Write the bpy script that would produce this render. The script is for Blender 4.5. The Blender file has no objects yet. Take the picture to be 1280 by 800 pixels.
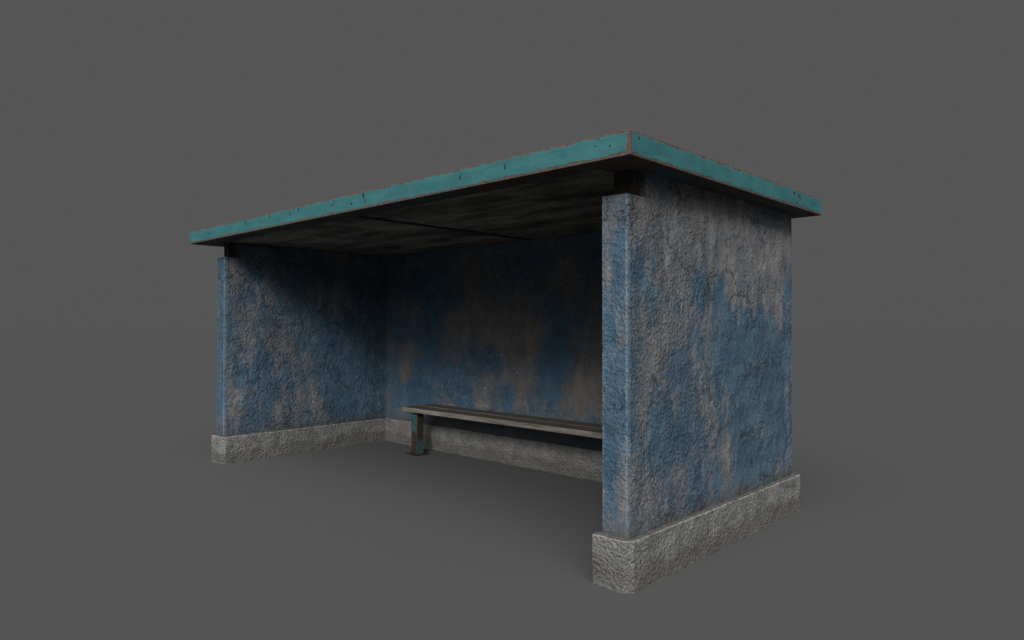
import bpy, bmesh, math, random
from mathutils import Vector, noise
from mathutils.geometry import tessellate_polygon

random.seed(7)
S = bpy.context.scene
COL = S.collection

# ------------------------------------------------------------------ sizes (metres)
W = 0.162                 # wall thickness
L = 4.638                 # clear width between the side walls
D = 2.168                 # outer depth
DI = 1.978                # inner face of the back wall
HN, DN = 2.067, 0.186     # notch at the front top corner of each side wall
HP, OP = 0.267, 0.040     # plinth height and projection
HR, TR = 2.200, 0.124     # roof underside and fascia height
XR, XL, YF, YB = 0.324, -4.962, -0.213, 2.322
SOF = 2.219               # underside of the recessed soffit

# ------------------------------------------------------------------ node helpers
def new_mat(name):
    m = bpy.data.materials.new(name); m.use_nodes = True
    nt = m.node_tree; nt.nodes.clear()
    out = nt.nodes.new('ShaderNodeOutputMaterial')
    b = nt.nodes.new('ShaderNodeBsdfPrincipled')
    nt.links.new(b.outputs['BSDF'], out.inputs['Surface'])
    return m, G(nt), b

class G:
    def __init__(s, nt): s.nt = nt
    def n(s, t): return s.nt.nodes.new(t)
    def put(s, sock, v):
        if isinstance(v, bpy.types.NodeSocket): s.nt.links.new(v, sock)
        elif v is not None: sock.default_value = v
    def m(s, op, a, b=None, c=None, clamp=False):
        x = s.n('ShaderNodeMath'); x.operation = op; x.use_clamp = clamp
        s.put(x.inputs[0], a); s.put(x.inputs[1], b); s.put(x.inputs[2], c)
        return x.outputs[0]
    def obj(s):
        return s.n('ShaderNodeTexCoord').outputs['Object']
    def map(s, v, scale=(1, 1, 1), loc=(0, 0, 0), rot=(0, 0, 0)):
        x = s.n('ShaderNodeMapping'); s.put(x.inputs['Vector'], v)
        x.inputs['Scale'].default_value = scale; x.inputs['Location'].default_value = loc
        x.inputs['Rotation'].default_value = rot
        return x.outputs[0]
    def noise(s, v, scale, detail=6, rough=.55, dist=0.0, color=False):
        x = s.n('ShaderNodeTexNoise'); s.put(x.inputs['Vector'], v)
        x.inputs['Scale'].default_value = scale; x.inputs['Detail'].default_value = detail
        x.inputs['Roughness'].default_value = rough; x.inputs['Distortion'].default_value = dist
        return x.outputs['Color' if color else 'Fac']
    def vor(s, v, scale, feature='F1', out='Distance', rnd=1.0):
        x = s.n('ShaderNodeTexVoronoi'); x.feature = feature; s.put(x.inputs['Vector'], v)
        x.inputs['Scale'].default_value = scale; x.inputs['Randomness'].default_value = rnd
        return x.outputs[out]
    def ss(s, v, a, b, lo=0.0, hi=1.0):
        x = s.n('ShaderNodeMapRange'); x.interpolation_type = 'SMOOTHSTEP'
        s.put(x.inputs['Value'], v); s.put(x.inputs['From Min'], a); s.put(x.inputs['From Max'], b)
        s.put(x.inputs['To Min'], lo); s.put(x.inputs['To Max'], hi)
        return x.outputs[0]
    def mix(s, f, a, b, mode='MIX'):
        x = s.n('ShaderNodeMix'); x.data_type = 'RGBA'; x.blend_type = mode
        s.put(x.inputs[0], f)
        s.put(x.inputs[6], a if isinstance(a, bpy.types.NodeSocket) else (*a, 1))
        s.put(x.inputs[7], b if isinstance(b, bpy.types.NodeSocket) else (*b, 1))
        return x.outputs[2]
    def vadd(s, a, b, k):
        x = s.n('ShaderNodeVectorMath'); x.operation = 'MULTIPLY_ADD'
        s.put(x.inputs[0], b); x.inputs[1].default_value = (k, k, k); s.put(x.inputs[2], a)
        return x.outputs[0]
    def sep(s, v):
        x = s.n('ShaderNodeSeparateXYZ'); s.put(x.inputs[0], v); return x.outputs
    def attr(s, name):
        x = s.n('ShaderNodeAttribute'); x.attribute_name = name; return x.outputs['Fac']
    def bump(s, h, dist, strength=1.0, normal=None):
        x = s.n('ShaderNodeBump'); x.inputs['Strength'].default_value = strength
        x.inputs['Distance'].default_value = dist
        s.put(x.inputs['Height'], h)
        if normal is not None: s.put(x.inputs['Normal'], normal)
        return x.outputs[0]

# ------------------------------------------------------------------ materials
def plaster(name, rough_amt, blue_a, blue_b, bare_a, bare_b, scratch, run, lo, hi):
    m, g, b = new_mat(name)
    o = g.obj(); z = g.sep(o)[2]
    bare = g.attr('bare')
    warp = g.noise(o, 3.0, 4, .6, color=True)
    ow = g.vadd(o, warp, .10)
    streak = g.noise(g.map(ow, (11, 11, 1.7)), 1.0, 8, .62)
    blotch = g.noise(ow, 3.6, 8, .62)
    fine = g.noise(o, 34, 6, .7)
    grain = g.noise(o, 130, 3, .7)
    f = g.m('ADD', bare, g.m('MULTIPLY', g.m('SUBTRACT', streak, .5), run))
    f = g.m('ADD', f, g.m('MULTIPLY', g.m('SUBTRACT', blotch, .5), 1.45))
    f = g.m('ADD', f, g.m('MULTIPLY', g.m('SUBTRACT', fine, .5), 1.5))
    f = g.m('ADD', f, g.m('MULTIPLY', g.m('SUBTRACT', grain, .5), .8))
    mask = g.ss(f, lo, hi)
    tone = g.noise(ow, 7, 7, .65)
    blue = g.mix(g.ss(tone, .32, .68), blue_a, blue_b)
    # chalky scuffs on the paint
    scuff = g.ss(g.m('ADD', g.noise(g.map(ow, (30, 30, 12)), 1, 7, .7), g.m('MULTIPLY', g.m('SUBTRACT', fine, .5), .5)), .52, .80)
    blue = g.mix(g.m('MULTIPLY', scuff, .55), blue, bare_b)
    tone2 = g.noise(g.map(ow, (9, 9, 3)), 1, 8, .66)
    bcol = g.mix(g.ss(tone2, .30, .70), bare_a, bare_b)
    warm = g.ss(g.noise(ow, 5.2, 5, .6), .54, .70)
    bcol = g.mix(g.m('MULTIPLY', warm, .32), bcol, tuple(c * k for c, k in zip(bare_b, (1.03, .90, .79))))
    col = g.mix(mask, blue, bcol)
    # fine dirt speckle
    spk = g.ss(g.noise(o, 85, 5, .8), .52, .72)
    col = g.mix(g.m('MULTIPLY', spk, .62), col, (.030, .031, .033))
    lsp = g.ss(g.noise(g.map(o, loc=(2, 9, 4)), 95, 4, .8), .57, .74)
    col = g.mix(g.m('MULTIPLY', lsp, .38), col, (.27, .265, .255))
    # hairline scratches
    so = g.vadd(o, g.noise(o, 1.6, 3, .5, color=True), .9)
    s1 = g.m('ABSOLUTE', g.m('SUBTRACT', g.noise(so, 5.0, 2, .4), .5))
    s2 = g.m('ABSOLUTE', g.m('SUBTRACT', g.noise(g.map(so, loc=(5, 3, 9)), 9.0, 2, .4), .5))
    sl = g.m('MAXIMUM', g.ss(s1, .0065, .0015), g.ss(s2, .006, .001))
    sl = g.m('MULTIPLY', sl, g.ss(g.noise(o, 2.3, 3), .42, .56))
    col = g.mix(g.m('MULTIPLY', sl, scratch), col, tuple(min(1, c * 1.5) for c in bare_b))
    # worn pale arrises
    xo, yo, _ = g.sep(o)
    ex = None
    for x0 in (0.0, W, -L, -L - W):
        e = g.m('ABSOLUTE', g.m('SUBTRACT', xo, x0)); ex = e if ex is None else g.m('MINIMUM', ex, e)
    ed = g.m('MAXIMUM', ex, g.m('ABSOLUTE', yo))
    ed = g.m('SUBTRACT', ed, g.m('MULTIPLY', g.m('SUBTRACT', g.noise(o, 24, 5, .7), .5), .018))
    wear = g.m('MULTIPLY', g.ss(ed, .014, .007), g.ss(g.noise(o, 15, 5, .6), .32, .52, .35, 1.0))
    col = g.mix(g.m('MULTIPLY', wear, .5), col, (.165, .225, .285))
    # splash-back grime above the plinth
    gr = g.m('MULTIPLY', g.ss(z, HP + .13, HP), g.ss(g.noise(g.map(o, (6, 6, 9)), 1, 5, .6), .25, .6))
    col = g.mix(g.m('MULTIPLY', gr, .75), col, (.075, .07, .06))
    # ---- relief
    oy = g.sep(o)[1]
    rb = g.m('ADD', g.noise(g.map(o, loc=(3, 1, 2)), 2.3, 5, .6), g.ss(oy, .2, 1.5, .05, -.09))
    reg = g.ss(rb, .40, .56, .12, 1.0)
    dw = g.vadd(o, g.noise(o, 9, 4, .6, color=True), .05)
    h1 = g.noise(g.map(dw, (72, 72, 46), rot=(.5, .2, 0)), 1, 3, .62)
    h2 = g.noise(dw, 12, 4, .6)
    h3 = g.vor(g.vadd(o, g.noise(o, 20, 4, .6, color=True), .05), 50, 'F1')
    h = g.m('ADD', g.m('MULTIPLY', g.m('MULTIPLY', h1, reg), 1.0), g.m('MULTIPLY', h2, .9))
    h = g.m('ADD', h, g.m('MULTIPLY', g.m('MULTIPLY', h3, reg), .5))
    # layers of skim coat and paint lifting in plates, and trowel ridges
    pl1 = g.ss(g.noise(dw, 17, 4, .6), .485, .525)
    pl2 = g.ss(g.noise(g.map(dw, loc=(4, 4, 7)), 9, 5, .62), .50, .53)
    rd = g.m('SUBTRACT', 1.0, g.m('ABSOLUTE', g.m('MULTIPLY', g.m('SUBTRACT', g.noise(g.map(dw, (9, 9, 5), rot=(.6, .1, 0)), 1, 6, .62), .5), 4.0)), clamp=True)
    h = g.m('ADD', h, g.m('MULTIPLY', g.m('MULTIPLY', pl1, reg), .26))
    h = g.m('ADD', h, g.m('MULTIPLY', pl2, .22))
    h = g.m('ADD', h, g.m('MULTIPLY', rd, .22))
    # flaking paint leaves a step
    h = g.m('ADD', h, g.m('MULTIPLY', g.m('SUBTRACT', 1.0, mask), .10))
    # cracks, only in places
    co = g.vadd(o, g.noise(o, 4.5, 6, .65, color=True), .42)
    cd = g.vor(co, 1.9, 'DISTANCE_TO_EDGE')
    ck = g.m('MULTIPLY', g.ss(cd, .013, .002), g.ss(g.noise(g.map(o, loc=(7, 2, 5)), 3.2, 4), .47, .54))
    h = g.m('SUBTRACT', h, g.m('MULTIPLY', ck, 1.1 if rough_amt > .5 else 0.0))
    pits = g.ss(g.noise(g.map(o, loc=(1, 8, 4)), 24, 4, .6), .64, .74)
    h = g.m('SUBTRACT', h, g.m('MULTIPLY', g.m('MULTIPLY', pits, reg), .40))
    col = g.mix(g.m('MULTIPLY', ck, .45 if rough_amt > .5 else 0.0), col, (.02, .022, .025))
    g.put(b.inputs['Base Color'], col)
    if rough_amt > .5:
        calm = g.ss(yo, .012, .03, .55, 1.0)
        h = g.m('MULTIPLY', h, calm)
    g.put(b.inputs['Normal'], g.bump(h, .0175 * rough_amt, 1.0))
    g.put(b.inputs['Roughness'], g.ss(mask, 0, 1, .62, .86))
    b.inputs['Specular IOR Level'].default_value = .35
    return m

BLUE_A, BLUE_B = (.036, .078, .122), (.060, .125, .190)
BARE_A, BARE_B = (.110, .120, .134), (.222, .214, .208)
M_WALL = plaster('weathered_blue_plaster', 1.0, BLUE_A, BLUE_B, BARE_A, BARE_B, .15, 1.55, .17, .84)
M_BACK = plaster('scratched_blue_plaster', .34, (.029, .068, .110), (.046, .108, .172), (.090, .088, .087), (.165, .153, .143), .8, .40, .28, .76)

def concrete():
    m, g, b = new_mat('roughcast_concrete')
    o = g.obj(); z = g.sep(o)[2]
    t = g.noise(o, 9, 8, .7)
    col = g.mix(g.ss(t, .30, .70), (.128, .127, .123), (.242, .238, .231))
    fine = g.noise(o, 75, 5, .75)
    col = g.mix(g.m('MULTIPLY', g.ss(fine, .52, .75), .55), col, (.05, .048, .043))
    pale = g.ss(g.noise(g.map(o, loc=(4, 4, 4)), 62, 5, .75), .52, .68)
    col = g.mix(g.m('MULTIPLY', pale, .45), col, (.40, .39, .37))
    # damp dirt line in the lower half
    line = g.m('ADD', z, g.m('MULTIPLY', g.m('SUBTRACT', g.noise(g.map(o, (4, 4, 9)), 1, 6, .65), .5), .26))
    dirt = g.ss(line, .155, .085)
    col = g.mix(g.m('MULTIPLY', dirt, .55), col, (.085, .080, .070))
    top = g.m('MULTIPLY', g.ss(z, HP - .012, HP - .003), g.ss(g.noise(o, 18, 5, .6), .36, .56))
    col = g.mix(g.m('MULTIPLY', top, .5), col, (.38, .37, .35))
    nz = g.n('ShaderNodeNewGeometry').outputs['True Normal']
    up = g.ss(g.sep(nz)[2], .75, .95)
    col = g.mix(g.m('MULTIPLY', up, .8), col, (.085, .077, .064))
    ow = g.vadd(o, g.noise(o, 13, 4, .6, color=True), .05)
    h = g.noise(g.map(ow, (74, 74, 54), rot=(.45, .35, 0)), 1, 4, .64)
    h2 = g.vor(g.vadd(o, g.noise(o, 30, 4, .6, color=True), .035), 50, 'F1')
    hh = g.m('ADD', h, g.m('MULTIPLY', h2, .8))
    hh = g.m('ADD', hh, g.m('MULTIPLY', g.noise(o, 14, 5, .6), .9))
    g.put(b.inputs['Base Color'], col)
    g.put(b.inputs['Normal'], g.bump(hh, .0155, 1.0))
    b.inputs['Roughness'].default_value = .85
    b.inputs['Specular IOR Level'].default_value = .3
    return m
M_PLINTH = concrete()

CHIPS = [(-3.934, 2.2916, 0.0093, 0.0167, 0.1), (-3.649, 2.262, 0.006, 0.0073, 0), (-3.492, 2.2929, 0.0117, 0.0124, 0.3), (-3.156, 2.2756, 0.0093, 0.0106, 0), (-3.017, 2.2982, 0.0109, 0.0142, -0.5), (-2.526, 2.2768, 0.0093, 0.0091, 0.2), (-2.504, 2.3039, 0.005, 0.0082, -0.3), (-2.272, 2.2517, 0.0097, 0.0111, 0.3), (-2.122, 2.2898, 0.0103, 0.0268, 0.15), (-2.102, 2.2478, 0.0079, 0.0128, 0.3), (-1.912, 2.2351, 0.0046, 0.0082, 0), (-1.106, 2.2687, 0.0067, 0.0174, -0.5), (-1.092, 2.2907, 0.004, 0.0042, 0), (-0.729, 2.2715, 0.0056, 0.0193, -0.25), (-0.096, 2.2754, 0.0056, 0.005, 0), (-0.008, 2.2595, 0.0039, 0.0095, -0.6), (-0.076, 2.3079, 0.0062, 0.004, 0), (-4.727, 2.2656, 0.0069, 0.0067, 0), (-1.529, 2.2384, 0.0043, 0.0049, 0.2), (-0.38, 2.2542, 0.0035, 0.0035, 0.3), (0.191, 2.2925, 0.0061, 0.0095, -0.25), (0.292, 2.2683, 0.0034, 0.0039, 0), (0.359, 2.2932, 0.004, 0.0026, 0), (0.682, 2.2636, 0.0043, 0.0028, 0), (1.132, 2.2895, 0.0041, 0.01, 0.2), (1.162, 2.2281, 0.0041, 0.0087, -0.1), (1.132, 2.2565, 0.0034, 0.0069, 0.25), (1.444, 2.3008, 0.0072, 0.0053, 0), (1.792, 2.2288, 0.0062, 0.005, 0), (2.127, 2.2914, 0.0131, 0.0139, 0.4), (2.228, 2.2772, 0.0117, 0.0248, 0.1), (2.199, 2.2901, 0.0083, 0.0102, 0.8), (2.169, 2.2302, 0.0099, 0.0129, 0.2), (2.271, 2.2263, 0.0076, 0.0123, 0.0), (2.484, 2.2709, 0.0131, 0.0064, 0)]
def teal_roof():
    m, g, b = new_mat('teal_painted_metal')
    o = g.obj(); x, y, z = g.sep(o)
    nrm = g.sep(g.n('ShaderNodeNewGeometry').outputs['True Normal'])
    n1 = g.noise(g.map(o, (5, 5, 14)), 1, 7, .65)
    teal = g.mix(g.ss(n1, .3, .7), (.030, .125, .137), (.044, .166, .175))
    teal = g.mix(g.m('MULTIPLY', g.ss(g.noise(g.map(o, (40, 40, 9)), 1, 6, .7), .54, .78), .5), teal, (.026, .082, .090))
    rn = g.noise(g.map(o, (9, 9, 22)), 1, 7, .68)
    rn2 = g.noise(o, 46, 5, .7)
    w = g.m('ADD', g.m('MULTIPLY_ADD', g.ss(rn, .36, .74), .013, .006), g.m('MULTIPLY', g.m('SUBTRACT', rn2, .5), .010))
    dz = g.m('MINIMUM', g.m('SUBTRACT', z, HR), g.m('SUBTRACT', HR + TR, z))
    # the arris shared by front and side fascia
    ax = g.m('MAXIMUM', g.m('ABSOLUTE', g.m('SUBTRACT', x, XR)), g.m('ABSOLUTE', g.m('SUBTRACT', y, YF)))
    d = g.m('MINIMUM', dz, g.m('SUBTRACT', ax, .006))
    rust = g.ss(g.m('SUBTRACT', d, w), .008, -.002)
    rcol = g.mix(g.ss(g.noise(o, 28, 6, .7), .3, .7), (.058, .040, .031), (.130, .097, .079))
    col = g.mix(rust, teal, rcol)
    # flaked chips down to dark primer: along the fascia (x + y runs on round the corner), height, half sizes, tilt
    cv = g.n('ShaderNodeCombineXYZ'); g.put(cv.inputs[0], g.m('ADD', x, y)); g.put(cv.inputs[1], z)
    oc = g.vadd(cv.outputs[0], g.noise(o, 60, 4, .75, color=True), .020)
    dmin = None
    for cu, cz, ra, rb, an in CHIPS:
        t = g.n('ShaderNodeMapping'); t.vector_type = 'TEXTURE'; g.put(t.inputs['Vector'], oc)
        t.inputs['Location'].default_value = (cu + .010, cz + .010, .010)
        t.inputs['Rotation'].default_value = (0, 0, an); t.inputs['Scale'].default_value = (ra, rb, .05)
        ln = g.n('ShaderNodeVectorMath'); ln.operation = 'LENGTH'; g.put(ln.inputs[0], t.outputs[0])
        dmin = ln.outputs['Value'] if dmin is None else g.m('MINIMUM', dmin, ln.outputs['Value'])
    chip = g.ss(dmin, 1.15, .75)
    tiny = g.ss(g.noise(g.map(o, (1, 1, .6), loc=(2, 2, 2)), 55, 3, .6), .715, .745)
    chip = g.m('MAXIMUM', chip, tiny)
    col = g.mix(g.m('MULTIPLY', chip, .92), col, (.012, .024, .028))
    # underside: rusted, with some paint left
    und = g.ss(nrm[2], -.5, -.9)
    left = g.ss(g.noise(g.map(o, loc=(.3, .1, 0)), 3.2, 6, .65), .50, .60)
    ucol = g.mix(left, g.mix(n1, (.035, .024, .019), (.060, .042, .034)), (.022, .075, .082))
    col = g.mix(und, col, ucol)
    g.put(b.inputs['Base Color'], col)
    h = g.m('SUBTRACT', g.m('MULTIPLY', rn2, .12), g.m('MULTIPLY', g.m('MAXIMUM', chip, g.m('MULTIPLY', rust, .7)), .5))
    h = g.m('ADD', h, g.m('MULTIPLY', g.noise(o, 9, 3, .5), .4))
    g.put(b.inputs['Normal'], g.bump(h, .006, 1.0))
    g.put(b.inputs['Roughness'], g.ss(rust, 0, 1, .58, .85))
    b.inputs['Specular IOR Level'].default_value = .35
    return m
M_ROOF = teal_roof()

def soffit_mat():
    m, g, b = new_mat('stained_soffit_board')
    o = g.obj()
    ow = g.vadd(o, g.noise(o, 2.2, 4, .6, color=True), .16)
    s = g.noise(g.map(ow, (1.8, 4.2, 4.2)), 1, 9, .70)
    col = g.mix(g.ss(s, .34, .70), (.050, .046, .040), (.285, .268, .235))
    st = g.ss(g.noise(g.map(ow, (1.0, 5, 5), loc=(3, 3, 0)), 1, 6, .6), .50, .66)
    col = g.mix(g.m('MULTIPLY', st, .5), col, (.19, .175, .14))
    fg = g.noise(g.map(ow, (9, 40, 40)), 1, 6, .75)
    col = g.mix(g.m('MULTIPLY', g.ss(fg, .50, .70), .55), col, (.040, .035, .030))
    rs = g.ss(g.noise(g.map(o, loc=(1, 6, 0)), 3.4, 6, .7), .56, .72)
    col = g.mix(g.m('MULTIPLY', rs, .5), col, (.085, .052, .036))
    x, y, z = g.sep(ow)
    band = g.m('MULTIPLY', g.ss(g.m('ABSOLUTE', g.m('SUBTRACT', y, 1.74)), .10, .02), g.ss(x, -2.2, -2.7))
    col = g.mix(g.m('MULTIPLY', band, .75), col, (.26, .25, .21))
    g.put(b.inputs['Base Color'], col)
    g.put(b.inputs['Normal'], g.bump(g.noise(g.map(o, (30, 70, 70)), 1, 6, .65), .005))
    b.inputs['Roughness'].default_value = .85
    b.inputs['Specular IOR Level'].default_value = .2
    return m
M_SOFFIT = soffit_mat()

def rusty(name, loc, thr, dark=1.0, leg=False):
    m, g, b = new_mat(name)
    o = g.map(g.obj(), loc=loc)
    r = g.noise(o, 17, 8, .7)
    rust = g.mix(g.ss(r, .3, .7), tuple(c * dark for c in (.055, .038, .029)), tuple(c * dark for c in (.150, .092, .062)))
    rust = g.mix(g.m('MULTIPLY', g.ss(g.noise(o, 8, 5, .6), .5, .62), .6), rust, tuple(c * dark for c in (.095, .085, .065)))
    p = g.noise(g.map(o, (9, 9, 4.5)), 1, 7, .62)
    if leg:   # paint survives high on the front and low on the sides
        z = g.sep(g.obj())[2]
        ny = g.sep(g.n('ShaderNodeNewGeometry').outputs['True Normal'])[1]
        fr = g.ss(ny, -.5, -.8)
        zf = g.ss(z, .16, .30); zs = g.ss(z, .20, .06)
        p = g.m('ADD', p, g.m('MULTIPLY', g.m('SUBTRACT', g.m('ADD', g.m('MULTIPLY', fr, zf), g.m('MULTIPLY', g.m('SUBTRACT', 1.0, fr), zs)), .5), .40))
    mask = g.m('MULTIPLY', g.ss(g.m('ADD', p, g.m('MULTIPLY', g.m('SUBTRACT', g.noise(o, 45, 5, .7), .5), .25)), thr - .06, thr + .16), .85)
    teal = g.mix(g.ss(g.noise(o, 30, 6, .7), .3, .7), (.022, .072, .080), (.036, .115, .122))
    g.put(b.inputs['Base Color'], g.mix(mask, rust, teal))
    h = g.m('ADD', g.m('MULTIPLY', mask, .3), g.m('MULTIPLY', g.noise(o, 60, 5, .7), .5))
    g.put(b.inputs['Normal'], g.bump(h, .005))
    b.inputs['Roughness'].default_value = .72
    b.inputs['Specular IOR Level'].default_value = .3
    return m
M_LEG = rusty('rusted_teal_steel', (0, 0, 0), .50, .34, True)
M_POST = rusty('dark_rusted_steel', (3, 1, 2), .60, .24)

def wood():
    m, g, b = new_mat('weathered_grey_wood')
    o = g.obj()
    off = g.n('ShaderNodeObjectInfo').outputs['Random']
    sh = g.n('ShaderNodeCombineXYZ'); g.put(sh.inputs[0], g.m('MULTIPLY', off, 37.0)); g.put(sh.inputs[1], g.m('MULTIPLY', off, 11.0))
    va = g.n('ShaderNodeVectorMath'); va.operation = 'ADD'; g.put(va.inputs[0], o); g.put(va.inputs[1], sh.outputs[0])
    o2 = va.outputs[0]
    ow = g.vadd(o2, g.noise(g.map(o2, (1.5, 6, 6)), 1, 3, .5, color=True), .03)
    gr = g.noise(g.map(ow, (3.2, 75, 75)), 1, 8, .68)
    col = g.mix(g.ss(gr, .28, .70), (.075, .064, .054), (.240, .215, .185))
    pt = g.noise(g.map(o2, (4, 14, 14)), 1, 6, .6)
    col = g.mix(g.m('MULTIPLY', g.ss(pt, .5, .68), .5), col, (.30, .285, .26))
    kn = g.vor(g.map(ow, (1, 4.5, 4.5)), 1.9, 'F1')
    col = g.mix(g.m('MULTIPLY', g.ss(kn, .16, .05), .75), col, (.045, .034, .028))
    # upward faces coloured darker than the plank edges
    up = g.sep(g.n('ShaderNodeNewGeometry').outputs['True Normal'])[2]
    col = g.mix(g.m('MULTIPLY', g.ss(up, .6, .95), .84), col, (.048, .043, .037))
    g.put(b.inputs['Base Color'], col)
    g.put(b.inputs['Normal'], g.bump(gr, .006))
    b.inputs['Roughness'].default_value = .75
    b.inputs['Specular IOR Level'].default_value = .25
    return m
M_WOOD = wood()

def plain(name, c):
    m, g, b = new_mat(name)
    b.inputs['Base Color'].default_value = (*c, 1)
    b.inputs['Roughness'].default_value = 1.0
    b.inputs['Specular IOR Level'].default_value = 0.0
    return m
FLOOR_ALBEDO = 0.0848
M_FLOOR = plain('matte_grey_floor', (FLOOR_ALBEDO,) * 3)

# ------------------------------------------------------------------ mesh helpers
def link(name, bm, mat, parent=None):
    me = bpy.data.meshes.new(name); bm.to_mesh(me); bm.free()
    me.materials.append(mat)
    o = bpy.data.objects.new(name, me); COL.objects.link(o)
    if parent is not None: o.parent = parent
    return o

def empty(name, loc, label, cat):
    o = bpy.data.objects.new(name, None); COL.objects.link(o)
    o.empty_display_size = .3; o.location = loc
    o['label'] = label; o['category'] = cat
    return o

def box(bm, x0, x1, y0, y1, z0, z1):
    v = [bm.verts.new(p) for p in ((x0, y0, z0), (x1, y0, z0), (x1, y1, z0), (x0, y1, z0),
                                   (x0, y0, z1), (x1, y0, z1), (x1, y1, z1), (x0, y1, z1))]
    for f in ((0, 3, 2, 1), (4, 5, 6, 7), (0, 1, 5, 4), (1, 2, 6, 5), (2, 3, 7, 6), (3, 0, 4, 7)):
        bm.faces.new([v[i] for i in f])

def bevel(o, w, seg=2):
    m = o.modifiers.new('bevel', 'BEVEL'); m.width = w; m.segments = seg
    m.limit_method = 'ANGLE'; m.angle_limit = math.radians(40)
    m.harden_normals = False

def steps(stops, d):
    out = []
    for a, b in zip(stops, stops[1:]):
        n = max(1, round((b - a) / d))
        out += [a + (b - a) * i / n for i in range(n)]
    return out + [stops[-1]]

def blob_field(u, v, blobs, seed):
    w = noise.noise_vector(Vector((u * 4.2, v * 3.0, seed))) * .055 + noise.noise_vector(Vector((u * 13, v * 9, seed + 5))) * .030
    u += w.x; v += w.y * 1.7
    s = 0.0
    for bu, bv, ru, rv, k in blobs:
        e = ((u - bu) / ru) ** 2 + ((v - bv) / rv) ** 2
        if e < 6: s += k * math.exp(-e * 1.1)
    return max(-.36, min(.33, s * .55))

# a wall built as a fine grid over any outline of cells (so that a notch can be left out);
# face(p, n) -> amount of bare plaster at that point
def grid_wall(name, xs, ys, zs, keep, fn, mat, parent, bev=.007):
    bm = bmesh.new(); V = {}
    def vert(i, j, k):
        if (i, j, k) not in V: V[(i, j, k)] = bm.verts.new((xs[i], ys[j], zs[k]))
        return V[(i, j, k)]
    nx, ny, nz = len(xs) - 1, len(ys) - 1, len(zs) - 1
    K = lambda i, j, k: 0 <= i < nx and 0 <= j < ny and 0 <= k < nz and keep(.5 * (ys[j] + ys[j + 1]), .5 * (zs[k] + zs[k + 1]))
    for i in range(nx):
        for j in range(ny):
            for k in range(nz):
                if not K(i, j, k): continue
                for (di, dj, dk), q in (((-1, 0, 0), ((0, 0, 0), (0, 0, 1), (0, 1, 1), (0, 1, 0))),
                                        ((1, 0, 0), ((1, 0, 0), (1, 1, 0), (1, 1, 1), (1, 0, 1))),
                                        ((0, -1, 0), ((0, 0, 0), (1, 0, 0), (1, 0, 1), (0, 0, 1))),
                                        ((0, 1, 0), ((0, 1, 0), (0, 1, 1), (1, 1, 1), (1, 1, 0))),
                                        ((0, 0, -1), ((0, 0, 0), (0, 1, 0), (1, 1, 0), (1, 0, 0))),
                                        ((0, 0, 1), ((0, 0, 1), (1, 0, 1), (1, 1, 1), (0, 1, 1)))):
                    if K(i + di, j + dj, k + dk): continue
                    bm.faces.new([vert(i + a, j + b, k + c) for a, b, c in q])
    bm.normal_update()
    lay = bm.verts.layers.float.new('bare')
    for v in bm.verts:
        v[lay] = fn(v.co, v.normal)
    o = link(name, bm, mat, parent)
    if bev: bevel(o, bev, 2)
    return o

# ------------------------------------------------------------------ the shelter
shelter = empty('bus_shelter', (0, 0, 0), 'open-fronted bus shelter with peeling blue plaster walls and a flat teal-edged roof', 'bus shelter')

right_out = [(1.03, 1.99, 1.81, 0.18, 0.9), (0.36, 1.67, 0.22, 0.2, 0.6), (1.08, 1.74, 0.47, 0.13, 0.6), (1.74, 1.81, 0.43, 0.23, 0.8), (1.48, 1.63, 0.32, 0.19, 0.8), (1.92, 1.5, 0.07, 0.23, 0.7), (1.33, 1.49, 0.07, 0.21, 0.6), (0.54, 1.45, 0.2, 0.14, 0.7), (0.36, 1.27, 0.19, 0.13, 0.7), (0.87, 0.87, 0.14, 0.29, 0.7), (1.07, 0.6, 0.09, 0.2, 0.6), (0.12, 1.02, 0.11, 0.13, 0.5), (0.08, 0.48, 0.11, 0.25, 0.7), (0.62, 0.54, 0.24, 0.07, 0.4), (1.94, 0.49, 0.07, 0.17, 0.5), (0.12, 1.41, 0.08, 0.13, 0.3), (0.24, 1.1, 0.12, 0.13, 0.4), (0.82, 1.7, 0.06, 0.1, -0.5), (0.72, 1.56, 0.08, 0.12, -0.8), (1.0, 1.59, 0.06, 0.13, -0.8), (1.3, 1.2, 0.5, 0.24, -0.9), (1.74, 0.91, 0.43, 0.34, -0.8), (2.09, 1.71, 0.07, 0.36, -0.6), (0.36, 0.72, 0.26, 0.13, -0.8), (0.12, 1.62, 0.08, 0.09, -0.6), (0.53, 1.09, 0.13, 0.11, -0.4), (1.07, 0.68, 0.09, 0.15, -0.6), (1.54, 0.49, 0.29, 0.16, -0.7), (0.28, 1.52, 0.08, 0.09, -0.4), (0.62, 0.85, 0.11, 0.14, -0.5)]
right_front = [(0.08, 1.97, 0.09, 0.13, 0.8), (0.04, 1.68, 0.04, 0.08, 0.8), (0.1, 1.34, 0.04, 0.13, 0.6), (0.1, 0.48, 0.05, 0.13, 0.6), (0.03, 0.34, 0.04, 0.11, 0.5), (0.07, 1.07, 0.07, 0.25, -0.5), (0.05, 0.73, 0.07, 0.17, -0.9), (0.12, 1.7, 0.03, 0.17, -0.6), (0.03, 1.41, 0.03, 0.13, -0.6)]
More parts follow.
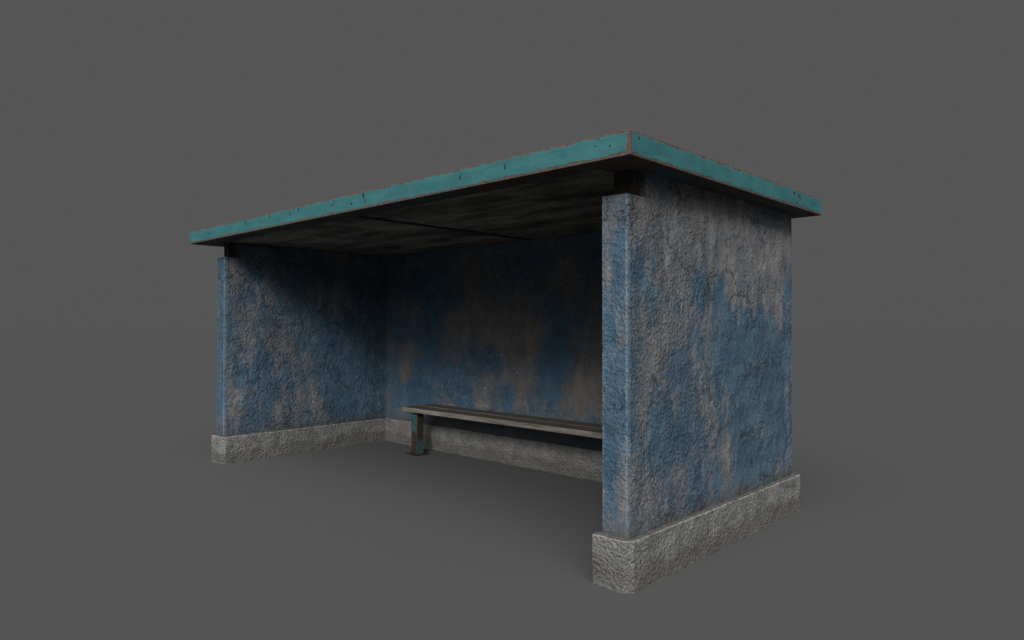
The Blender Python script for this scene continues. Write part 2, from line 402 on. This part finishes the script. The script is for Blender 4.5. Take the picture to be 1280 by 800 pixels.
left_in = [(0.15, 1.88, 0.13, 0.24, 0.6), (0.33, 1.68, 0.22, 0.25, 0.5), (0.25, 1.19, 0.17, 0.33, 0.5), (0.04, 0.71, 0.07, 0.4, 0.7), (0.13, 0.58, 0.08, 0.24, 0.5), (0.65, 1.22, 0.11, 0.19, 0.5), (0.79, 1.01, 0.15, 0.17, 0.5), (0.93, 0.69, 0.14, 0.18, 0.8), (1.06, 0.55, 0.1, 0.11, 0.7), (0.62, 0.59, 0.11, 0.26, 0.5), (1.33, 1.72, 0.11, 0.27, 0.6), (1.82, 1.44, 0.09, 0.19, 0.3), (0.51, 1.44, 0.13, 0.25, -0.5), (1.39, 1.08, 0.44, 0.55, -0.8), (0.47, 0.81, 0.25, 0.21, -0.8), (1.1, 0.69, 0.07, 0.09, -0.9), (1.49, 0.52, 0.33, 0.28, -0.7), (0.26, 1.72, 0.09, 0.16, -0.5), (0.78, 1.7, 0.19, 0.26, -0.5), (0.34, 0.44, 0.18, 0.1, -0.6)]
back_in = [(-2.77, 1.35, 0.65, 0.23, 0.9), (-3.38, 1.01, 0.28, 0.1, 0.6), (-4.25, 1.02, 0.12, 0.28, 0.7), (-2.95, 0.69, 0.16, 0.18, 0.7), (-2.75, 0.85, 0.16, 0.07, 0.8), (-2.38, 0.77, 0.23, 0.17, 0.6), (-1.64, 0.77, 0.25, 0.25, 0.8), (-1.51, 1.28, 0.12, 0.43, 0.4), (-2.38, 1.2, 0.16, 0.24, 0.6), (-3.13, 1.86, 0.36, 0.34, 0.4), (-1.93, 1.88, 0.24, 0.3, 0.4), (-4.07, 1.53, 0.2, 0.18, 0.4), (-3.58, 0.65, 0.11, 0.13, 0.4), (-3.01, 1.02, 0.26, 0.13, -0.8), (-3.38, 0.76, 0.23, 0.22, -0.8), (-2.02, 1.13, 0.19, 0.34, -0.8), (-2.0, 0.83, 0.1, 0.15, -0.8), (-3.86, 1.08, 0.22, 0.36, -0.6), (-4.07, 0.61, 0.35, 0.2, -0.7), (-3.79, 1.71, 0.25, 0.36, -0.6), (-2.6, 0.71, 0.07, 0.1, -0.6)]
BASE = .40
def f_side(x0):
    def fn(p, n):
        if abs(n.y) > abs(n.x):
            if x0 < -1: return BASE - .30 + .12 * noise.noise(Vector((p.x * 5, 3, p.z * 4)))
            return BASE - .03 + blob_field(p.x - x0, p.z, right_front, 1 + x0)
        return BASE + blob_field(p.y, p.z, right_out if x0 > -1 else left_in, 2 + x0)
    return fn
def f_back(p, n): return BASE + 1.2 * blob_field(p.x, p.z, back_in, 9)

keep_side = lambda y, z: not (y < DN and z > HN)
GS = .03
ys = steps([0, DN, D], GS); zs = steps([.02, HN, HR + .012], GS)
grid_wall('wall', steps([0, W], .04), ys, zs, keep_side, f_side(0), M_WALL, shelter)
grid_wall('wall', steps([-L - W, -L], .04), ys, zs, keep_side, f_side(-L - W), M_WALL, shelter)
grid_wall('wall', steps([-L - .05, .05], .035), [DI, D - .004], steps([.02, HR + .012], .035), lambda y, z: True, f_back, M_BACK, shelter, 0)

# plinth: one U-shaped course round the foot of the three walls
def plinth():
    c = .042; s = .008
    xo, xi = W + OP, -OP
    Xo, Xi = -L - W - OP, -L + OP
    yf, yb, yi = -OP, D + OP, DI - OP
    P = [(Xo + s, yf), (Xi - c, yf), (Xi, yf + c), (Xi, yi), (xi, yi), (xi, yf + s), (xi + s, yf), (xo - c, yf),
         (xo, yf + c), (xo, yb), (Xo, yb), (Xo, yf + s)]
    ring = []; nr = []
    for a, b in zip(P, P[1:] + P[:1]):
        d = Vector((b[0] - a[0], b[1] - a[1])); n = max(1, round(d.length / .025))
        nn = Vector((d.y, -d.x)).normalized()
        for i in range(n):
            ring.append((a[0] + d.x * i / n, a[1] + d.y * i / n)); nr.append(nn)
    bm = bmesh.new(); rows = []
    zz = [0.0, .03, .06, .09, .12, .15, .18, .21, .24, HP - .006, HP]
    for r, z in enumerate(zz):
        row = []
        for (x, y), n in zip(ring, nr):
            q = Vector((x * 9, y * 9, z * 9))
            k = noise.fractal(q, 1.0, 2.0, 4) * .0045 * (.6 if r > 8 else 1)
            inset = .005 + .005 * max(0, noise.noise(Vector((x * 13, y * 13, 8)))) if r == len(zz) - 1 else 0
            dz = noise.noise(Vector((x * 17, y * 17, 3))) * .0055 if r >= len(zz) - 2 else 0
            row.append(bm.verts.new((x + n.x * (k - inset), y + n.y * (k - inset), z + dz)))
        rows.append(row)
    N = len(ring)
    for a, b in zip(rows, rows[1:]):
        for i in range(N):
            bm.faces.new((a[i], a[(i + 1) % N], b[(i + 1) % N], b[i]))
    for t in tessellate_polygon([[Vector((x, y, 0)) for x, y in ring]]):
        bm.faces.new([rows[-1][i] for i in t])
    bmesh.ops.recalc_face_normals(bm, faces=bm.faces[:])
    return link('plinth', bm, M_PLINTH, shelter)
plinth()

# steel stub posts carrying the roof in the two notches
for x0 in (.042, -L - W + .042):
    bm = bmesh.new(); box(bm, x0, x0 + .114, .050, .125, HN - .004, HR + .01)
    o = link('post', bm, M_POST, shelter); bevel(o, .003)

# roof: a folded metal tray, fascia all round and a lip returned under it
def roof():
    bm = bmesh.new()
    li = .020; x0, x1, y0, y1 = -L - li, li, -.045, DI + li
    z0, z1, zr = HR, HR + TR, HR + .045
    o = [(XL, YF), (XR, YF), (XR, YB), (XL, YB)]; i_ = [(x0, y0), (x1, y0), (x1, y1), (x0, y1)]
    ob = [bm.verts.new((*p, z0)) for p in o]; ot = [bm.verts.new((*p, z1)) for p in o]
    ib = [bm.verts.new((*p, z0)) for p in i_]; it = [bm.verts.new((*p, zr)) for p in i_]
    for a in range(4):
        b = (a + 1) % 4
        bm.faces.new((ob[a], ob[b], ot[b], ot[a]))
        bm.faces.new((ib[a], ib[b], ob[b], ob[a]))
        bm.faces.new((it[a], it[b], ib[b], ib[a]))
    bm.faces.new(ot); bm.faces.new(it[::-1])
    bmesh.ops.recalc_face_normals(bm, faces=bm.faces[:])
    r = link('roof', bm, M_ROOF, shelter); bevel(r, .004, 2)
    for a, b in ((-L - .012, -L / 2 - .028), (-L / 2 + .028, .012)):
        bm = bmesh.new(); box(bm, a, b, -.038, DI + .012, SOF, SOF + .02)
        s = link('soffit', bm, M_SOFFIT, r); bevel(s, .003)
    bm = bmesh.new(); box(bm, -L / 2 - .034, -L / 2 + .034, -.040, DI + .010, SOF - .008, SOF + .01)
    s = link('joint_strip', bm, M_POST, r); bevel(s, .003)
    return r
roof()

# ------------------------------------------------------------------ the bench
BX0, BX1, BF, BB, BT, TH = -3.79, -.848, 1.572, 1.962, .502, .0475
bench = empty('bench', ((BX0 + BX1) / 2, (BF + BB) / 2, 0), 'low grey plank bench on rusty teal legs along the shelter back wall', 'bench')
cx, cy = (BX0 + BX1) / 2, (BF + BB) / 2
mid = (BF + BB) / 2
for y0, y1, dx, dz in ((BF, mid - .005, 0, 0), (mid + .005, BB, .012, .002)):
    bm = bmesh.new(); box(bm, BX0 - cx + dx, BX1 - cx + dx * .4, y0 - cy, y1 - cy, BT - TH, BT + dz)
    bmesh.ops.subdivide_edges(bm, edges=[e for e in bm.edges if abs(e.verts[0].co.x - e.verts[1].co.x) > 1], cuts=60, use_grid_fill=True)
    for v in bm.verts:
        v.co.z += noise.noise(Vector((v.co.x * 2.2, y0 * 9, 1))) * .0022
        v.co.y += noise.noise(Vector((v.co.x * 3.1, v.co.y * 5, 4))) * .0016
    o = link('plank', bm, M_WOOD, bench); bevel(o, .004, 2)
for lx in (-3.645, -.993):
    ly = 1.660
    bm = bmesh.new(); box(bm, lx - .049 - cx, lx + .049 - cx, ly - .047 - cy, ly + .047 - cy, .007, BT - TH - .001)
    lg = link('leg', bm, M_LEG, bench); bevel(lg, .005, 2)
    bm = bmesh.new(); box(bm, lx - .105 - cx, lx + .105 - cx, ly - .088 - cy, ly + .100 - cy, .0005, .0075)
    pl = link('base_plate', bm, M_POST, lg); bevel(pl, .002)

# ------------------------------------------------------------------ the floor
bm = bmesh.new()
R = 900
bm.faces.new([bm.verts.new(p) for p in ((-R, -R, 0), (R, -R, 0), (R, R, 0), (-R, R, 0))])
fl = link('floor', bm, M_FLOOR); fl['kind'] = 'structure'

# ------------------------------------------------------------------ light
KEY = Vector((1.25, -2.0, 1.30)).normalized()      # towards the key light
SUN = 1.45
TOP = 4.0
sun = bpy.data.lights.new('key_light', 'SUN'); sun.energy = SUN; sun.angle = math.radians(13); sun.color = (1, .975, .94)
so = bpy.data.objects.new('key_light', sun); COL.objects.link(so)
so.rotation_euler = KEY.to_track_quat('Z', 'Y').to_euler(); so.location = KEY * 12

w = bpy.data.worlds.new('World'); S.world = w; w.use_nodes = True
nt = w.node_tree; nt.nodes.clear(); g = G(nt)
out = nt.nodes.new('ShaderNodeOutputWorld'); bg = nt.nodes.new('ShaderNodeBackground')
nt.links.new(bg.outputs[0], out.inputs['Surface'])
dirv = nt.nodes.new('ShaderNodeTexCoord').outputs['Generated']
vd = nt.nodes.new('ShaderNodeVectorMath'); vd.operation = 'DOT_PRODUCT'
nt.links.new(dirv, vd.inputs[0]); vd.inputs[1].default_value = Vector((.42, -.58, .74)).normalized()
lobe = g.ss(vd.outputs['Value'], .70, 1.0)
vb = nt.nodes.new('ShaderNodeVectorMath'); vb.operation = 'DOT_PRODUCT'
nt.links.new(dirv, vb.inputs[0]); vb.inputs[1].default_value = Vector((.5, -.87, 0)).normalized()
open_side = g.ss(vb.outputs['Value'], -.10, .55, 1.0, .12)   # surround dimmed on this unseen side, added to darken the shelter interior
BACK = .0915
lum = g.m('ADD', g.m('MULTIPLY', BACK, open_side), g.m('MULTIPLY', lobe, TOP))
cc = nt.nodes.new('ShaderNodeCombineColor')
for i in range(3): g.put(cc.inputs[i], lum)
nt.links.new(cc.outputs[0], bg.inputs['Color']); bg.inputs['Strength'].default_value = 1.0

# ------------------------------------------------------------------ camera
cam = bpy.data.cameras.new('camera'); co = bpy.data.objects.new('camera', cam); COL.objects.link(co)
cam.sensor_width = 36; cam.lens = 861.27 / 1280 * 36; cam.clip_end = 3000; cam.clip_start = .05
co.location = (2.1955, -3.0017, 1.3734)
co.rotation_euler = (math.pi / 2 + .0087, 0, .761)
S.camera = co

S.view_settings.view_transform = 'Standard'; S.view_settings.look = 'None'
S.view_settings.exposure = 0; S.view_settings.gamma = 1
S.render.resolution_x = 1024; S.render.resolution_y = 640
S.render.engine = 'CYCLES'
S.cycles.use_denoising = True
S.cycles.denoising_prefilter = 'NONE'
